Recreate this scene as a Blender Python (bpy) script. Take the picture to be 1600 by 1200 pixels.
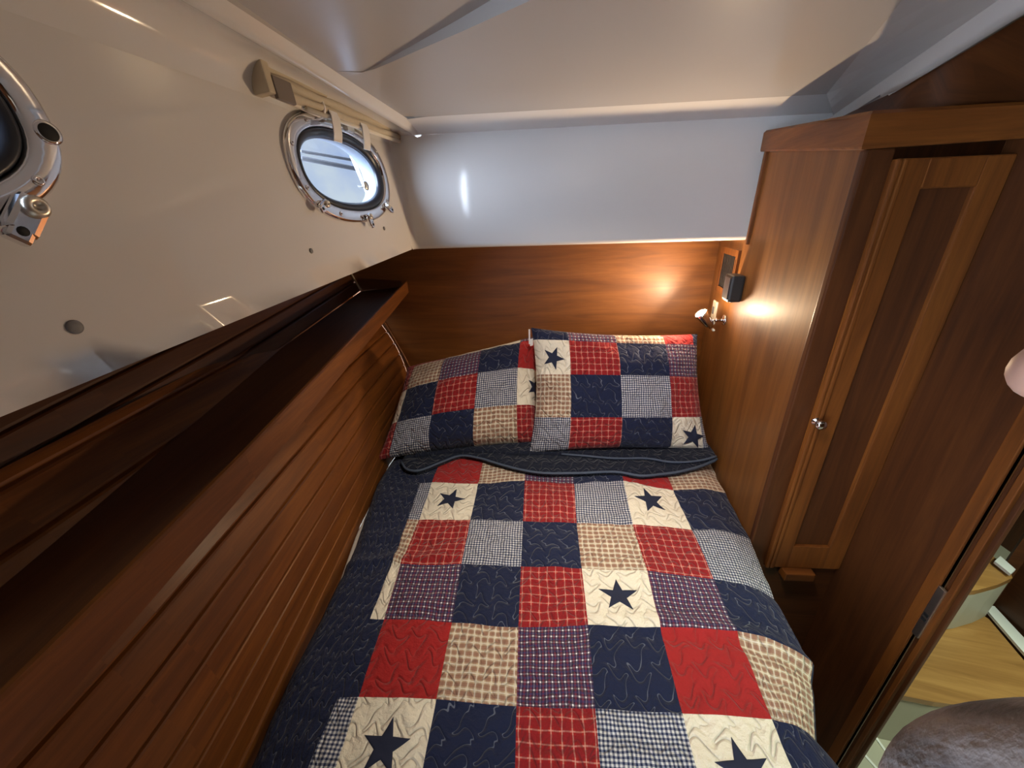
import bpy, bmesh, math, random
from mathutils import Vector, Matrix, noise
from mathutils.geometry import delaunay_2d_cdt

for o in list(bpy.data.objects): bpy.data.objects.remove(o, do_unlink=True)
scn = bpy.context.scene
COL = scn.collection
ZO = 1.60                       # eye height above the cabin sole; tables below are relative to the eye
PI = math.pi

# ------------------------------------------------------------------ camera
F, CX, CY = 600.0, 800.0, 600.0
def _axes():
    d = Vector((847-CX, 1967-CY, F)).normalized()
    y = Vector((850-CX, 335-CY, F)); y = (y - y.dot(d)*d).normalized()
    x = d.cross(y)
    if x[0] < 0: x = -x
    return x, y, -d
AX, AY, AZ = _axes()            # world axes in lens coordinates (x right, y down, z forward)
def c2w(a, b, c):               # lens coordinates to room
    v = Vector((a, b, c)); return Vector((AX.dot(v), AY.dot(v), AZ.dot(v)))
cam_d = bpy.data.cameras.new('camera'); cam = bpy.data.objects.new('camera', cam_d); COL.objects.link(cam)
cam_d.sensor_width = 36; cam_d.lens = F/1600*36; cam_d.clip_start = 0.01; cam_d.clip_end = 200
r_, u_, b_ = c2w(1,0,0), c2w(0,-1,0), c2w(0,0,-1)
cam.matrix_world = Matrix(((r_[0],u_[0],b_[0],0),(r_[1],u_[1],b_[1],0),(r_[2],u_[2],b_[2],ZO),(0,0,0,1)))
scn.camera = cam
scn.view_settings.view_transform = 'Standard'; scn.view_settings.look = 'None'
scn.view_settings.gamma = 1; scn.view_settings.use_curve_mapping = False
scn.view_settings.exposure = 0.0

# ------------------------------------------------------------------ daylight
W = bpy.data.worlds.new('sky'); scn.world = W; W.use_nodes = True
nt = W.node_tree; nt.nodes.clear()
wo = nt.nodes.new('ShaderNodeOutputWorld'); bg = nt.nodes.new('ShaderNodeBackground')
tcw = nt.nodes.new('ShaderNodeTexCoord'); nz = nt.nodes.new('ShaderNodeTexNoise'); cr = nt.nodes.new('ShaderNodeValToRGB')
nz.inputs['Scale'].default_value = 7; nz.inputs['Detail'].default_value = 4
cr.color_ramp.elements[0].position = .35; cr.color_ramp.elements[0].color = (.42,.58,1,1)
cr.color_ramp.elements[1].position = .62; cr.color_ramp.elements[1].color = (.85,.93,1,1)
nt.links.new(tcw.outputs['Generated'], nz.inputs['Vector']); nt.links.new(nz.outputs['Fac'], cr.inputs[0])
nt.links.new(cr.outputs[0], bg.inputs[0]); bg.inputs[1].default_value = .78
nt.links.new(bg.outputs[0], wo.inputs[0])

def area(name, loc, target, size, power, col, shape='DISK', sy=None, spread=180):
    l = bpy.data.lights.new(name, 'AREA'); l.shape = shape; l.size = size; l.energy = power; l.color = col
    if sy: l.size_y = sy
    l.spread = math.radians(spread)
    o = bpy.data.objects.new(name, l); COL.objects.link(o); o.location = Vector(loc)+Vector((0,0,ZO))
    o.rotation_euler = (Vector(target)-Vector(loc)).to_track_quat('-Z','Y').to_euler(); return o
area('cabin_fill', (.25,-.55,.28), (.2,.2,-1), .40, .2, (1,.84,.68))  # added soft fill behind the camera, no fitting known there
area('berth_fill', (.12,.46,.29), (.15,1.0,-.87), .12, 3.7, (1,.89,.79), spread=96)  # added out-of-view fill that brightens the quilt but spares the walls
area('saloon_light', (1.5,.3,.42), (1.3,.8,-1.5), .5, 18.0, (.86,1,.80), spread=120)
sl=bpy.data.lights.new('daylight','SUN'); sl.energy=36.0; sl.angle=math.radians(75); sl.color=(.74,.84,1)
so=bpy.data.objects.new('daylight',sl); COL.objects.link(so); so.rotation_euler=Vector((.35,.33,-.10)).to_track_quat('-Z','Y').to_euler()

# ------------------------------------------------------------------ helpers
def ray(px, py):
    return c2w(px-CX, py-CY, F)
def onz(px, py, z): r = ray(px,py); return r*(z/r[2])
def ony(px, py, y): r = ray(px,py); return r*(y/r[1])
def onx(px, py, x): r = ray(px,py); return r*(x/r[0])
def onpl(px, py, p, n): r = ray(px,py); return r*(Vector(p).dot(n)/r.dot(n))
def lerp(a,b,t): return a+(b-a)*t
def interp(x, xs, ys):
    if x <= xs[0]:
        return ys[0]+(ys[1]-ys[0])*(x-xs[0])/(xs[1]-xs[0])
    for i in range(len(xs)-1):
        if x <= xs[i+1]: return ys[i]+(ys[i+1]-ys[i])*(x-xs[i])/(xs[i+1]-xs[i])
    i = len(xs)-2
    return ys[i]+(ys[i+1]-ys[i])*(x-xs[i])/(xs[i+1]-xs[i])

BASE = {}
def empty(name, loc, label, cat, group=None, kind=None):
    o = bpy.data.objects.new(name, None); COL.objects.link(o)
    o.empty_display_size = .05
    o.location = Vector(loc)+Vector((0,0,ZO)); BASE[o.name] = Vector(loc)
    tag(o, label, cat, group, kind); return o
def tag(o, label=None, cat=None, group=None, kind=None):
    if label: o['label'] = label
    if cat: o['category'] = cat
    if group: o['group'] = group
    if kind: o['kind'] = kind
    return o

class MB:
    """collects vertices, faces, material slots and uv"""
    def __init__(s): s.v=[]; s.f=[]; s.m=[]; s.uv={}; s.sm=[]
    def add(s, V, Fc, mi=0, smooth=True, uvs=None):
        o = len(s.v); s.v += [Vector(p) for p in V]
        for k,f in enumerate(Fc):
            s.f.append([i+o for i in f]); s.m.append(mi if not isinstance(mi,list) else mi[k]); s.sm.append(smooth)
            if uvs: s.uv[len(s.f)-1] = [uvs[i] for i in f]
        return s
    def box(s, c, ax, mi=0, bev=0.0):
        """c centre, ax three half-vectors; bevelled"""
        bm = bmesh.new(); bmesh.ops.create_cube(bm, size=2)
        L = [Vector(a).length for a in ax]; U = [Vector(a).normalized() for a in ax]
        for v in bm.verts: v.co = Vector([v.co[i]*L[i] for i in range(3)])
        if bev > 0: bmesh.ops.bevel(bm, geom=bm.edges[:], offset=bev, segments=2, affect='EDGES', profile=.6)
        bm.verts.index_update()
        V = [Vector(c)+U[0]*v.co[0]+U[1]*v.co[1]+U[2]*v.co[2] for v in bm.verts]
        flip = U[0].cross(U[1]).dot(U[2]) < 0
        Fc = [[v.index for v in (reversed(f.verts) if flip else f.verts)] for f in bm.faces]; bm.free()
        return s.add(V, Fc, mi, False)
    def tube(s, pts, rad, n=10, mi=0, closed=False, caps=True):
        pts = [Vector(p) for p in pts]; N = len(pts)
        rr = rad if isinstance(rad,(list,tuple)) else [rad]*N
        V=[]; up=None
        for i,p in enumerate(pts):
            a = pts[(i-1)%N] if (closed or i>0) else p; b = pts[(i+1)%N] if (closed or i<N-1) else p
            t = (b-a).normalized()
            if up is None: up = Vector((0,0,1)) if abs(t.z)<.9 else Vector((1,0,0))
            x = t.cross(up).normalized(); up = x.cross(t).normalized()
            for k in range(n):
                a_ = 2*PI*k/n; V.append(p+(x*math.cos(a_)+up*math.sin(a_))*rr[i])
        Fc=[]
        for i in range(N if closed else N-1):
            for k in range(n):
                j=(i+1)%N; Fc.append([i*n+k, i*n+(k+1)%n, j*n+(k+1)%n, j*n+k])
        if caps and not closed: Fc.append(list(range(n))[::-1]); Fc.append([(N-1)*n+k for k in range(n)])
        return s.add(V,Fc,mi,True)
    def lathe(s, c, axis, prof, n=24, mi=0):
        """prof list of (radius, height) along axis"""
        t = Vector(axis).normalized(); x = t.cross(Vector((0,0,1)) if abs(t.z)<.9 else Vector((1,0,0))).normalized(); y = t.cross(x)
        V=[]; Fc=[]
        for r,h in prof:
            for k in range(n):
                a=2*PI*k/n; V.append(Vector(c)+t*h+(x*math.cos(a)+y*math.sin(a))*max(r,1e-5))
        for i in range(len(prof)-1):
            for k in range(n): Fc.append([i*n+k, i*n+(k+1)%n, (i+1)*n+(k+1)%n, (i+1)*n+k])
        Fc.append(list(range(n))[::-1]); Fc.append([(len(prof)-1)*n+k for k in range(n)])
        return s.add(V,Fc,mi,True)
    def prism(s, poly, d, mi=0):
        """poly list of points, extruded by vector d"""
        n=len(poly); V=[Vector(p) for p in poly]+[Vector(p)+Vector(d) for p in poly]
        Fc=[list(range(n))[::-1],[n+i for i in range(n)]]+[[i,(i+1)%n,n+(i+1)%n,n+i] for i in range(n)]
        return s.add(V,Fc,mi,False)
    def grid(s, P, mi=0, smooth=True, flip=False, uvs=None):
        """P rows of points"""
        R=len(P); C=len(P[0]); V=[p for row in P for p in row]
        Fc=[]
        for i in range(R-1):
            for j in range(C-1):
                q=[i*C+j,i*C+j+1,(i+1)*C+j+1,(i+1)*C+j]; Fc.append(q[::-1] if flip else q)
        return s.add(V,Fc,mi,smooth,uvs=[u for row in uvs for u in row] if uvs else None)
    def build(s, name, mats, parent=None, grain=(1,0,0), auto=True, recalc=True, base=None, **tags):
        if not isinstance(mats,(list,tuple)): mats=[mats]
        if parent is not None: b = BASE[parent.name]
        elif base is not None: b = Vector(base)
        else:
            xs=[v.x for v in s.v]; ys=[v.y for v in s.v]; zs=[v.z for v in s.v]
            b = Vector(((min(xs)+max(xs))/2,(min(ys)+max(ys))/2,min(zs)))
        me = bpy.data.meshes.new(name); me.from_pydata([tuple(v-b) for v in s.v],[],s.f); me.update()
        if recalc and not s.uv:
            bm=bmesh.new(); bm.from_mesh(me); bmesh.ops.recalc_face_normals(bm,faces=bm.faces[:]); bm.to_mesh(me); bm.free()
        uvl = me.uv_layers.new(name='UVMap'); g = Vector(grain).normalized()
        for p in me.polygons:
            p.material_index = s.m[p.index]; p.use_smooth = s.sm[p.index]
            if p.index in s.uv and s.uv[p.index]:
                for k,li in enumerate(p.loop_indices): uvl.data[li].uv = s.uv[p.index][k]
            else:
                n = p.normal; gg = g-n*g.dot(n)
                if gg.length < .2: gg = n.orthogonal()
                gg.normalize(); h = n.cross(gg)
                for li in p.loop_indices:
                    co = me.vertices[me.loops[li].vertex_index].co + b
                    uvl.data[li].uv = (co.dot(gg), co.dot(h)+n.x*.37+n.y*.71)
        for m in mats: me.materials.append(m)
        o = bpy.data.objects.new(name, me); COL.objects.link(o)
        if parent is not None: o.parent = parent; BASE[o.name]=b
        else: o.location = b+Vector((0,0,ZO)); BASE[o.name]=b
        tag(o, tags.get('label'), tags.get('cat'), tags.get('group'), tags.get('kind'))
        return o
def wn(o):  # crisp shading on flat faces
    m = o.modifiers.new('edge', 'WEIGHTED_NORMAL'); return o

# ------------------------------------------------------------------ materials
def mat(name):
    m = bpy.data.materials.new(name); m.use_nodes=True; n=m.node_tree; n.nodes.clear()
    out=n.nodes.new('ShaderNodeOutputMaterial'); b=n.nodes.new('ShaderNodeBsdfPrincipled'); n.links.new(b.outputs[0],out.inputs[0])
    return m,n,b
def N(n,t,**k):
    x=n.nodes.new(t)
    for a,v in k.items():
        if a in x.inputs.keys(): x.inputs[a].default_value=v
        else: setattr(x,a,v)
    return x
def ramp(n, fac, stops):
    c=n.nodes.new('ShaderNodeValToRGB'); e=c.color_ramp.elements
    while len(e)<len(stops): e.new(.5)
    for i,(p,col) in enumerate(stops): e[i].position=p; e[i].color=(*col,1)
    n.links.new(fac,c.inputs[0]); return c.outputs[0]
def mth(n,op,a,b=None,c=None):
    x=n.nodes.new('ShaderNodeMath'); x.operation=op
    for i,v in enumerate((a,b,c)):
        if v is None: continue
        if hasattr(v,'is_output'): n.links.new(v,x.inputs[i])
        else: x.inputs[i].default_value=v
    return x.outputs[0]
def mixc(n,fac,a,b,mode='MIX'):
    x=n.nodes.new('ShaderNodeMix'); x.data_type='RGBA'; x.blend_type=mode
    for i,v in ((0,fac),(6,a),(7,b)):
        if hasattr(v,'is_output'): n.links.new(v,x.inputs[i])
        elif isinstance(v,(int,float)): x.inputs[i].default_value=v
        else: x.inputs[i].default_value=(*v,1)
    return x.outputs[2]
def bump(n,b,h,strength,dist=.002):
    x=N(n,'ShaderNodeBump',Strength=strength,Distance=dist); n.links.new(h,x.inputs['Height']); n.links.new(x.outputs[0],b.inputs['Normal'])

def wood(name, dark, mid, light, rough=.36, scale=1.0, spec=.5, coat=.3, cr=.13):
    m,n,b=mat(name); uv=N(n,'ShaderNodeUVMap')
    mp=N(n,'ShaderNodeMapping'); n.links.new(uv.outputs[0],mp.inputs[0]); mp.inputs['Scale'].default_value=(1.3*scale,16*scale,1)
    a=N(n,'ShaderNodeTexNoise',Scale=1.6,Detail=6,Roughness=.62,Distortion=.9); n.links.new(mp.outputs[0],a.inputs[0])
    mp2=N(n,'ShaderNodeMapping'); n.links.new(uv.outputs[0],mp2.inputs[0]); mp2.inputs['Scale'].default_value=(6*scale,160*scale,1)
    f=N(n,'ShaderNodeTexNoise',Scale=1.5,Detail=3,Roughness=.6); n.links.new(mp2.outputs[0],f.inputs[0])
    big=N(n,'ShaderNodeTexNoise',Scale=3.0,Detail=2); n.links.new(uv.outputs[0],big.inputs[0])
    c=ramp(n,a.outputs[0],[(.28,dark),(.5,mid),(.72,light)])
    c=mixc(n,mth(n,'MULTIPLY',mth(n,'SUBTRACT',f.outputs[0],.42),.9),c,dark)
    c=mixc(n,mth(n,'MULTIPLY',big.outputs[0],.35),c,mid,'MULTIPLY')
    n.links.new(c,b.inputs['Base Color'])
    n.links.new(mth(n,'ADD',mth(n,'MULTIPLY',f.outputs[0],.12),rough-.05),b.inputs['Roughness'])
    b.inputs['Specular IOR Level'].default_value=spec
    b.inputs['Coat Weight'].default_value=coat; b.inputs['Coat Roughness'].default_value=cr
    bump(n,b,f.outputs[0],.06,.0006); return m
def plain(name,col,rough=.5,metal=0,noise_amt=.06,scale=30,spec=.5,coat=0):
    m,n,b=mat(name); tc=N(n,'ShaderNodeTexCoord'); a=N(n,'ShaderNodeTexNoise',Scale=scale,Detail=3); n.links.new(tc.outputs['Object'],a.inputs[0])
    k=mth(n,'MULTIPLY',a.outputs[0],noise_amt*2)
    c=mixc(n,k,col,tuple(x*.6 for x in col)); n.links.new(c,b.inputs['Base Color'])
    b.inputs['Roughness'].default_value=rough; b.inputs['Metallic'].default_value=metal; b.inputs['Specular IOR Level'].default_value=spec
    b.inputs['Coat Weight'].default_value=coat; return m

CH = wood('cherry_wood',(.105,.032,.006),(.195,.062,.010),(.28,.096,.015), rough=.5, spec=.35, coat=.08, cr=.25)
CHP = wood('cherry_panel',(.135,.044,.007),(.215,.078,.012),(.29,.112,.020), rough=.56, spec=.35, scale=.8, coat=.20, cr=.34)
CHB = wood('cherry_headboard',(.120,.036,.006),(.195,.066,.010),(.27,.100,.018), rough=.5, scale=.8, coat=.10, cr=.3)
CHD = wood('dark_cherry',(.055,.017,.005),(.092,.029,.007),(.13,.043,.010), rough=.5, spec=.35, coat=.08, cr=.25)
STEPW = wood('step_wood',(.25,.12,.035),(.38,.20,.06),(.5,.28,.09))
GEL = plain('gelcoat',(.72,.70,.68),.07,0,.05,3,.5,0)
CEIL = plain('headliner_gelcoat',(.48,.455,.43),.24,0,.05,3)
WHT = plain('white_paint',(.75,.75,.70),.4)
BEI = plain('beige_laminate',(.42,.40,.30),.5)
CHROME = plain('chrome',(.82,.82,.84),.09,1,.02)
STEEL = plain('brushed_steel',(.72,.66,.56),.35,1,.1,80)
RUB = plain('black_rubber',(.018,.020,.028),.35)
BLK = plain('black_plastic',(.022,.021,.020),.45)
DKH = plain('dark_hole',(.004,.004,.004),.7)
GREY = plain('grey_cap',(.16,.16,.17),.5)
SHADE = plain('blind_fabric',(.58,.50,.37),.85,0,.15,60)
SHADE2 = plain('blind_edge',(.78,.72,.60),.6)
STRAP = plain('white_strap',(.80,.78,.76),.5)
SHEET = plain('mattress_cover',(.70,.65,.55),.8,0,.1,40)
IVORY = plain('ivory_plastic',(.80,.72,.55),.35)
SKIN_,n,b = mat('skin'); tc=N(n,'ShaderNodeTexCoord'); a=N(n,'ShaderNodeTexNoise',Scale=60,Detail=3); n.links.new(tc.outputs['Object'],a.inputs[0])
n.links.new(ramp(n,a.outputs[0],[(.3,(.55,.30,.22)),(.7,(.66,.40,.30))]),b.inputs['Base Color']); b.inputs['Roughness'].default_value=.5
b.inputs['Subsurface Weight'].default_value=.15; b.inputs['Subsurface Radius'].default_value=(.01,.004,.002)

GLASS,n,b = mat('porthole_glass'); n.nodes.remove(b); out=[x for x in n.nodes if x.type=='OUTPUT_MATERIAL'][0]
tr=N(n,'ShaderNodeBsdfTransparent'); tr.inputs[0].default_value=(.86,.93,1,1); gl=N(n,'ShaderNodeBsdfGlossy'); gl.inputs['Roughness'].default_value=.03
fr=N(n,'ShaderNodeFresnel',IOR=1.35); mx=N(n,'ShaderNodeMixShader'); n.links.new(fr.outputs[0],mx.inputs[0]); n.links.new(tr.outputs[0],mx.inputs[1]); n.links.new(gl.outputs[0],mx.inputs[2]); n.links.new(mx.outputs[0],out.inputs[0])
BULB,n,b = mat('lit_lamp_lens'); b.inputs['Emission Color'].default_value=(1,.80,.50,1); b.inputs['Emission Strength'].default_value=14
tc=N(n,'ShaderNodeTexCoord'); a=N(n,'ShaderNodeTexVoronoi',Scale=300); n.links.new(tc.outputs['Object'],a.inputs[0]); bump(n,b,a.outputs[0],.2)

# --- quilt cloths, UV in patch units
def stitch(n, uvo, sc=3.3, w=.020, seed=0):
    wb_=N(n,'ShaderNodeTexNoise',Scale=2.2,Detail=1); n.links.new(uvo,wb_.inputs[0])
    va=N(n,'ShaderNodeVectorMath',operation='MULTIPLY_ADD'); n.links.new(wb_.outputs['Color'],va.inputs[0]); va.inputs[1].default_value=(.26,.26,0); n.links.new(uvo,va.inputs[2])
    s_=N(n,'ShaderNodeSeparateXYZ'); n.links.new(va.outputs[0],s_.inputs[0]); X,Y=s_.outputs[0],s_.outputs[1]
    # wandering stitch row that doubles back on itself, repeated across the cloth
    def sh(p,q,amp,k,ph):      # p - amp*sin(k*q+ph)
        return mth(n,'MULTIPLY_ADD',mth(n,'SINE',mth(n,'MULTIPLY_ADD',q,2*PI*k,ph)),-amp,p)
    Y=sh(Y,X,.062,3.4,seed*1.7)
    X=sh(X,Y,.042,6.0,seed*2.1)
    xx=sh(X,Y,.100,2.9,seed*.9)
    fr=mth(n,'ABSOLUTE',mth(n,'SUBTRACT',mth(n,'FRACT',mth(n,'MULTIPLY',xx,3.6)),.5))
    line=mth(n,'LESS_THAN',fr,w)
    dist=mth(n,'MINIMUM',mth(n,'MULTIPLY',fr,3.2),1.0)
    return line, mth(n,'POWER',dist,.6)
def cloth(name, kind, seed=1):
    m,n,b=mat(name); uv=N(n,'ShaderNodeUVMap').outputs[0]
    line,puff=stitch(n,uv,4.2,.024,seed)
    sx=N(n,'ShaderNodeSeparateXYZ'); wob=N(n,'ShaderNodeTexNoise',Scale=3,Detail=2); n.links.new(uv,wob.inputs[0])
    va=N(n,'ShaderNodeVectorMath',operation='MULTIPLY_ADD'); n.links.new(wob.outputs['Color'],va.inputs[0]); va.inputs[1].default_value=(.06,.06,0); n.links.new(uv,va.inputs[2])
    n.links.new(va.outputs[0],sx.inputs[0]); U,V=sx.outputs[0],sx.outputs[1]
    def lines(k,w,ph=0.0):
        def one(c):
            x=mth(n,'FRACT',mth(n,'ADD',mth(n,'MULTIPLY',c,k),ph)); return mth(n,'LESS_THAN',mth(n,'ABSOLUTE',mth(n,'SUBTRACT',x,.5)),w/2)
        return one(U),one(V)
    weave=N(n,'ShaderNodeTexNoise',Scale=70,Detail=2); n.links.new(uv,weave.inputs[0])
    if kind=='cream':
        c=mixc(n,mth(n,'MULTIPLY',line,.25),(.82,.74,.59),(.66,.58,.45))
    elif kind=='navy':
        c=mixc(n,mth(n,'MULTIPLY',line,.75),(.013,.018,.050),(.17,.19,.25))
    elif kind=='backing':
        c=mixc(n,mth(n,'MULTIPLY',line,.30),(.010,.013,.026),(.10,.12,.16))
    elif kind=='red':
        c=mixc(n,mth(n,'MULTIPLY',line,.20),(.36,.020,.020),(.45,.10,.08))
    elif kind=='redplaid':
        a,b2=lines(7.5,.12); c1=mixc(n,mth(n,'MULTIPLY',a,.55),(.33,.016,.014),(.76,.38,.30)); c=mixc(n,mth(n,'MULTIPLY',b2,.50),c1,(.76,.38,.30))
        a,b2=lines(7.5,.50,.5); c=mixc(n,mth(n,'MULTIPLY',mth(n,'MAXIMUM',a,b2),.40),c,(.16,.010,.020))
    elif kind=='gingham':
        a,b2=lines(21,.5); s_=mth(n,'ADD',a,b2); c=ramp(n,mth(n,'MULTIPLY',s_,.5),[(0,(.020,.028,.070)),(.5,(.20,.21,.27)),(1,(.66,.65,.64))])
    elif kind=='tan':
        a,b2=lines(10,.50); c1=mixc(n,mth(n,'MULTIPLY',a,.42),(.55,.44,.29),(.24,.085,.06)); c=mixc(n,mth(n,'MULTIPLY',b2,.62),c1,(.24,.085,.06))
        a,b2=lines(10,.16,.5); c=mixc(n,mth(n,'MULTIPLY',mth(n,'MAXIMUM',a,b2),.6),c,(.80,.74,.62))
    else:
        a,b2=lines(12,.30); c1=mixc(n,mth(n,'MULTIPLY',a,.55),(.040,.016,.044),(.24,.035,.055)); c=mixc(n,mth(n,'MULTIPLY',b2,.5),c1,(.035,.045,.14))
        a,b2=lines(12,.22,.5); s_=mth(n,'MULTIPLY',a,b2); c=mixc(n,mth(n,'MULTIPLY',mth(n,'MAXIMUM',a,b2),.27),c,(.42,.36,.42)); c=mixc(n,s_,c,(.80,.78,.80))
    c=mixc(n,mth(n,'MULTIPLY',weave.outputs[0],.25),c,(.5,.5,.5),'MULTIPLY')
    n.links.new(c,b.inputs['Base Color']); b.inputs['Roughness'].default_value=.9; b.inputs['Specular IOR Level'].default_value=.15
    b.inputs['Sheen Weight'].default_value=.12
    crk=N(n,'ShaderNodeTexNoise',Scale=11,Detail=3,Roughness=.6); n.links.new(uv,crk.inputs[0]); h=mth(n,'ADD',mth(n,'ADD',puff,mth(n,'MULTIPLY',crk.outputs[0],1.1)),mth(n,'MULTIPLY',weave.outputs[0],.15)); bump(n,b,h,.85,.005)
    return m
QK=['cream','navy','red','redplaid','gingham','tan','plum','backing']
QM={k:cloth('quilt_'+k,k,i+1) for i,k in enumerate(QK)}
QL=[QM[k] for k in QK]; QI={'W':0,'N':1,'S':2,'R':3,'G':4,'T':5,'P':6,'B':7}
PIPE=plain('grey_blue_piping',(.06,.08,.12),.8)
STARM=plain('star_navy',(.011,.015,.040),.9)

# ================================================================== SETTING
def sheer(y): return -.077*(1.7-y)          # the boat's lines drop a little towards the near end
# liner (hull side), with two portholes cut out
def lx(y,z): return -.462+.1*(y-1.42)-.1*(z+.097)
def lzb(y): return -.097-.071*(1.42-y)
LT=Vector((.1,1,0)).normalized()             # along
LN=Vector((1,-.1,.1)).normalized()           # into the cabin
LU=LN.cross(LT).normalized()
if LU.z<0: LU=-LU
PORTS=[(1.100,.116),(.270,.116)]
PA,PB=.219,.122
def oval(c,da=0.0,n=48,h=0.0,p=2.35):
    pts=[]
    for k in range(n):
        t=2*PI*k/n; ct,st=math.cos(t),math.sin(t)
        a=PA-da; b=PB-da
        x=a*math.copysign(abs(ct)**(2/p),ct); y=b*math.copysign(abs(st)**(2/p),st)
        pts.append(c+LT*x+LU*y+LN*h)
    return pts
PC=[Vector((lx(y,z),y,z)) for y,z in PORTS]
HOLE=[oval(c,.02) for c in PC]
YF=1.40; ZT=.222                              # liner flat part limits
def ceilz(y): return .268+.05*(1.3-y)
pts2=[]; 
ys=[YF-i*.07 for i in range(int((YF+.9)/.07)+1)]
for y in ys:
    for t in [i/8 for i in range(9)]:
        pts2.append(Vector((y, lerp(lzb(y),ZT,t))))
def inside(p,poly):
    c=False; n=len(poly)
    for i in range(n):
        a=poly[i]; b=poly[(i+1)%n]
        if (a[1]>p[1])!=(b[1]>p[1]) and p[0]<(b[0]-a[0])*(p[1]-a[1])/(b[1]-a[1])+a[0]: c=not c
    return c
holes2=[[Vector((q.y,q.z)) for q in h] for h in HOLE]
big2=[[Vector((q.y,q.z)) for q in oval(c,.0)] for c in PC]
pts2=[p for p in pts2 if not any(inside(p,h) for h in big2)]
edges2=[]
for h in holes2:
    o=len(pts2); pts2+=h; edges2+=[(o+i,o+(i+1)%len(h)) for i in range(len(h))]
vo,eo,fo,_,_,_=delaunay_2d_cdt(pts2,edges2,[],0,1e-6)
fo=[f for f in fo if not any(inside(sum((vo[i] for i in f),Vector((0,0)))/len(f),h) for h in holes2)]
liner=MB(); liner.add([Vector((lx(p[0],p[1]),p[0],p[1])) for p in vo],fo)
# fillet from the liner up to the headliner, and the rolled edge
def upper(y):
    zc=ceilz(y); x0=lx(y,ZT); R=[]
    R.append(Vector((x0,y,ZT)))
    for k in range(1,6):
        a=k/5*PI/2.3; R.append(Vector((x0+.045*(1-math.cos(a)),y,ZT+(zc-.012-ZT)*math.sin(a)/math.sin(PI/2.3))))
    R.append(Vector((x0+.072,y,zc-.013))); 
    for k in range(1,5):
        a=k/4*PI; R.append(Vector((x0+.086+.012*-math.cos(a),y,zc-.014-.006*math.sin(a))))
    R.append(Vector((x0+.108,y,zc)))
    return R
yy=[YF-i*.115 for i in range(21)]
up=[upper(y) for y in yy]; liner.grid(up)
liner.build('wall_left',GEL,grain=(0,1,0),kind='structure',label='white glossy moulded hull side with two oval portholes')
# corner fillet, back panel, soffit of the overhang
back=MB(); YP=1.42
zs=[-.097,-.094,-.085]+[lerp(-.07,.222,i/8) for i in range(9)]
P=[]
for z in zs:
    row=[]
    x0=lx(YF,z)
    inb=.006 if z<-.095 else (.002 if z<-.09 else 0)
    for k in range(9):
        a=k/8*PI/2; row.append(Vector((x0+.022*(1-math.cos(a)),YF+(.022)*math.sin(a)+inb,z)))
    for t in range(1,13): row.append(Vector((lerp(x0+.022,.90,t/12),YF+.022+inb,z)))
    P.append(row)
back.grid(P)
top=P[-1]; soff=[Vector((p.x,p.y+.006,-.100)) for p in P[0]]
back.grid([P[0],soff,[Vector((p.x-.02,1.72,-.098)) for p in P[0]]])
# bevel band up to the headliner
b1=[Vector((p.x,p.y,.246 if i>2 else .24)) for i,p in enumerate(top)]
b2=[]
for i,p in enumerate(top):
    t=max(0,i-8)/12; b2.append(Vector((lerp(upper(1.30)[6].x,.79,t) if i>8 else lerp(top[i].x,upper(1.30)[6].x,i/9),1.30 if i>8 else lerp(YF,1.30,i/9),ceilz(1.3) if i>8 else lerp(.24,ceilz(1.3),i/9))))
back.grid([top,b1,b2],smooth=False)
back.build('wall_back',GEL,kind='structure',label='white glossy moulded panel across the head of the berth')
# headliner with recessed panel
cl=MB()
Zc=lambda px,py: (lambda r: r*(.333/(r[2]+.05*r[1])))(ray(px,py))     # onto the sloping headliner plane z=.268+.05(1.3-y)
K=[Zc(556,109),Zc(566,113),Zc(585,108),Zc(612,97),Zc(650,80),Zc(720,50),Zc(830,0)]
d=(K[-1]-K[-2]).normalized(); K.append(K[-1]+d*.35); K.append(K[-1]+d*.8)
for k in K: k.z=ceilz(k.y)
ridge=[Vector((u[-1].x,u[-1].y,u[-1].z)) for u in up]       # liner edge line
E1=Vector((.745,1.30,ceilz(1.3))); E2=Zc(1410,0); dE=(E2-E1).normalized(); E3=E2+dE*1.2; E3.z=ceilz(E3.y); E2.z=ceilz(E2.y)
yk=K[0].y
far=[r for r in ridge if r.y>yk]; near=[r for r in ridge if r.y<=yk]
K[0]=Vector((interp(-yk,[-r.y for r in ridge],[r.x for r in ridge]),yk,ceilz(yk)))
poly=[Vector((b2[9].x,1.30,ceilz(1.3)))]+[Vector((-.30,1.3,ceilz(1.3))),Vector((.2,1.3,ceilz(1.3))),E1,E2,E3,Vector((K[-1].x,K[-1].y,ceilz(K[-1].y)))]+K[-2::-1]
r0=[r for r in far if r.y<1.30]
poly+= [Vector((r.x,r.y,r.z)) for r in reversed(r0)]
cl.add(poly,[list(range(len(poly)))],0,False)
hgt=[.0,.001,.004,.007,.010,.016,.024,.030,.036]
ins=[]
for i,k in enumerate(K):
    a=K[max(i-1,0)]; b=K[min(i+1,len(K)-1)]; t=(b-a).normalized(); nrm=Vector((-t.y,t.x,0)).normalized()
    if nrm.x>0: nrm=-nrm
    ins.append(k+nrm*hgt[i]*.20+Vector((0,0,hgt[i])))
mid=[k.lerp(q,.5)+Vector((0,0,.02*hgt[i])) for i,(k,q) in enumerate(zip(K,ins))]
cl.grid([K,mid,ins])
rl_=[]
for i in range(len(K)):
    y=lerp(yk,-.9,(i/(len(K)-1))**1.0); xr=interp(-y,[-r.y for r in ridge],[r.x for r in ridge]); rl_.append(Vector((xr,y,ceilz(y))))
lip=[p+Vector((.010*min(1,i/2),0,.001+.011*min(1,i/3))) for i,p in enumerate(rl_)]
cl.grid([rl_,lip],smooth=False)
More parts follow.
